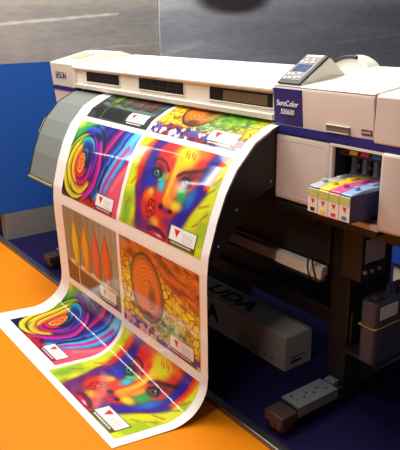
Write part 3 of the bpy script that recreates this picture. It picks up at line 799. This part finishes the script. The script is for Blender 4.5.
bx = thing('cardboard_carton', (1.5, .235, 0), 'long pale carton with big black letters lying under the printer', 'box')
MB().box(.78, 1.808, .155, .312, 0, .157).build('carton_body', M['cardside'], bx, .003)
MB().box(.782, 1.806, .157, .310, .157, .1585).build('carton_top', M['card'], bx)
lettering('carton_lettering', 'UDA', .115, M['blacktext'], bx, Matrix.Translation((1.525, .235, .1588)), .0004, 1.35, 'RIGHT', .004)
lettering('carton_lettering', 'UDA', .115, M['blacktext'], bx, at(1.355, .1548, .085, FRONT), .0004, 1.1, 'RIGHT', .004)
for k in range(6): MB().box(1.50 + k * .045, 1.512 + k * .045, .1535, .1552, .030, .036).build('handling_mark', M['dark'], bx)
s = MB().box(1.808, 1.8090, .19, .25, .028, .040).box(1.808, 1.8090, .19, .27, .052, .056)
s.build('end_print', M['dark'], bx)
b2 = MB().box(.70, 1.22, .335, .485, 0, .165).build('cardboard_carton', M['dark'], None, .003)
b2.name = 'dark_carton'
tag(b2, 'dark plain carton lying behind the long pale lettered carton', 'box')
cr = thing('storage_crate', (1.75, 1.37, 0), 'blue lidded crate with cream base on the floor behind the printer', 'crate')
MB().box(1.50, 2.05, 1.27, 1.50, 0, .125).build('crate_base', M['cratecream'], cr, .006)
MB().prism_y([(1.47, .126), (2.08, .126), (2.08, .27), (1.55, .27), (1.50, .24)], 1.25, 1.52).build('crate_lid', M['crate'], cr, .006)

# ------------------------------------------------------------------ road murals above the blue wall
def mural(name, y0, y1, x1, zb, zt, label, func):
    ny, nz_ = max(int((y1 - y0) / .014), 2), 56
    Y, Z = np.meshgrid(np.linspace(y0, y1, ny), np.linspace(zb, zt, nz_))
    cols = np.clip(func(Y, Z), 0, 255)
    co = np.stack([np.full_like(Y, x1), Y, Z], -1).reshape(-1, 3)
    idx = np.arange(ny * nz_).reshape(nz_, ny)
    faces = np.stack([idx[:-1, :-1], idx[:-1, 1:], idx[1:, 1:], idx[1:, :-1]], -1).reshape(-1, 4).tolist()
    n = len(co)
    bk = [(x1 - .026, yy, zz) for yy, zz in ((y0, zb), (y1, zb), (y1, zt), (y0, zt))]
    verts = co.tolist() + bk
    faces.append([n + 3, n + 2, n + 1, n])
    faces.append([n, n + 1] + idx[0, ::-1].tolist()); faces.append([n + 2, n + 3] + idx[-1, :].tolist())
    faces.append([n + 3, n] + idx[:, 0].tolist()); faces.append([n + 1, n + 2] + idx[::-1, -1].tolist())
    me = bpy.data.meshes.new(name); me.from_pydata(verts, [], faces)
    a_ = me.color_attributes.new('print_colour', 'FLOAT_COLOR', 'POINT')
    rgba = np.ones((len(verts), 4)); rgba[:n, :3] = lin(cols.reshape(-1, 3)); rgba[n:, :3] = .2
    a_.data.foreach_set('color', rgba.ravel().astype(np.float32))
    o = link(name, me, M['mural'], smooth=False)
    return tag(o, label, 'wall picture')
def seg(Y, Z, a, b, w):
    L = (b[0] - a[0]) ** 2 + (b[1] - a[1]) ** 2
    t = np.clip(((Y - a[0]) * (b[0] - a[0]) + (Z - a[1]) * (b[1] - a[1])) / L, 0, 1)
    d = np.hypot(Y - a[0] - t * (b[0] - a[0]), Z - a[1] - t * (b[1] - a[1]))
    return (1 - sstep(w * .5, w * 1.3, d))[..., None]
def left_m(Y, Z):
    c = np.ones(Y.shape + (3,)) * np.array([152., 149., 147.])
    c += (np.array([196., 188., 176.]) - c) * (sstep(-.06, .08, Z - (1.52 - .02 * Y + .04 * (fbm(Y * 3, Z * 9, 5) - .5))) * .8)[..., None]
    c += (np.array([176., 172., 168.]) - c) * (sstep(.3, .7, fbm(Y * 2.2, Z * 12, 8)) * .5)[..., None]
    c += (np.array([228., 224., 216.]) - c) * seg(Y, Z, (-3.4, 1.18), (.78, 1.464), .008) * .8
    c += (np.array([206., 202., 196.]) - c) * seg(Y, Z, (.55, 1.235), (1.2, 1.262), .006) * .5
    return c
def right_m(Y, Z):
    c = np.ones(Y.shape + (3,)) * np.array([164., 168., 180.])
    up = 1.455 + .03 * (Y - 1.1) * .5 + .03 * (fbm(Y * 1.6, Z * 8, 15) - .5)
    c += (np.array([212., 218., 220.]) - c) * (sstep(-.02, .07, Z - up) * .85)[..., None]
    c += (np.array([188., 192., 202.]) - c) * (sstep(.4, .75, fbm(Y * 1.4, Z * 14, 18)) * .6)[..., None]
    c += (np.array([208., 212., 216.]) - c) * seg(Y, Z, (1.10, 1.165), (1.50, 1.26), .016) * .55
    c += (np.array([208., 212., 216.]) - c) * seg(Y, Z, (3.0, 1.20), (4.4, 1.28), .012) * .4
    b = np.sqrt(((Y - 1.80) / .40) ** 2 + ((Z - 1.57) / .125) ** 2)
    c += (np.array([58., 50., 54.]) - c) * ((1 - sstep(.6, 1.15, b)) * .9)[..., None]
    return c
mural('wall_mural', -.42, 1.105, -.572, 1.166, 1.66, 'lighter grey road print with a white line above the blue wall', left_m)
mural('wall_mural', 1.106, 5.0, -.545, .90, 1.66, 'darker grey road print on the wall behind the printer', right_m)

# ------------------------------------------------------------------ light
W = bpy.data.worlds.new('hall'); scene.world = W; W.use_nodes = True
bg = W.node_tree.nodes['Background']; bg.inputs['Color'].default_value = (.95, .96, 1.0, 1); bg.inputs['Strength'].default_value = .10
def area(name, loc, target, sx, sy, power, col):
    l = bpy.data.lights.new(name, 'AREA'); l.shape = 'RECTANGLE'; l.size = sx; l.size_y = sy; l.energy = power; l.color = col
    o = bpy.data.objects.new(name, l); COL.objects.link(o); o.location = loc
    o.rotation_euler = (Vector(target) - Vector(loc)).to_track_quat('-Z', 'Y').to_euler()
    return o
area('hall_or_fill_light', (-.2, -1.2, 3.3), (.9, -.4, .4), 1.6, 1.0, 74, (1, .95, .88))
area('hall_or_fill_light', (1.0, -.15, 3.3), (1.1, .0, .6), 2.4, .9, 122, (1, .96, .9))
area('hall_or_fill_light', (2.7, -2.1, 3.2), (2.0, 0, .6), .5, .5, 26, (1, .96, .92))  # unseen fill lamp added to brighten the printer fronts and rail
def tube_light(name, a, b, w, power):
    a, b = Vector(a), Vector(b)
    l = bpy.data.lights.new(name, 'AREA'); l.shape = 'RECTANGLE'; l.size = (b - a).length; l.size_y = w; l.energy = power; l.color = (1, .97, .92)
    o = bpy.data.objects.new(name, l); COL.objects.link(o); o.location = (a + b) / 2
    x = (b - a).normalized(); zc = Vector((0, 0, 1)); yv = zc.cross(x).normalized(); zc = x.cross(yv)
    o.rotation_euler = Matrix((x, yv, zc)).transposed().to_euler()
tube_light('ceiling_tube', (-9.5, -5.5, 3.0), (-2.0, -1.72, 3.0), .05, 70)
tube_light('ceiling_tube', (-6.8, -6.2, 3.0), (-1.0, -1.78, 3.0), .05, 60)

# ------------------------------------------------------------------ camera
cam = bpy.data.cameras.new('camera'); co = bpy.data.objects.new('camera', cam); COL.objects.link(co)
yaw, pit, rol = (math.radians(a) for a in (144.05182283, 18.18560677, -.92251617))
f = Vector((math.cos(yaw) * math.cos(pit), math.sin(yaw) * math.cos(pit), -math.sin(pit)))
r = Vector((math.sin(yaw), -math.cos(yaw), 0)); u = r.cross(f)
r2 = r * math.cos(rol) + u * math.sin(rol); u2 = r2.cross(f)
mw = Matrix((r2, u2, -f)).transposed().to_4x4(); mw.translation = Vector((3.46151327, -1.47026897, 1.41049848))
co.matrix_world = mw
cam.sensor_fit = 'HORIZONTAL'; cam.sensor_width = 36; cam.lens = 622.84 / 400 * 36; cam.clip_start = .05
scene.camera = co
vs = scene.view_settings
vs.view_transform = 'Standard'; vs.look = 'None'; vs.gamma = 1.0; vs.exposure = -0.22; vs.use_curve_mapping = False
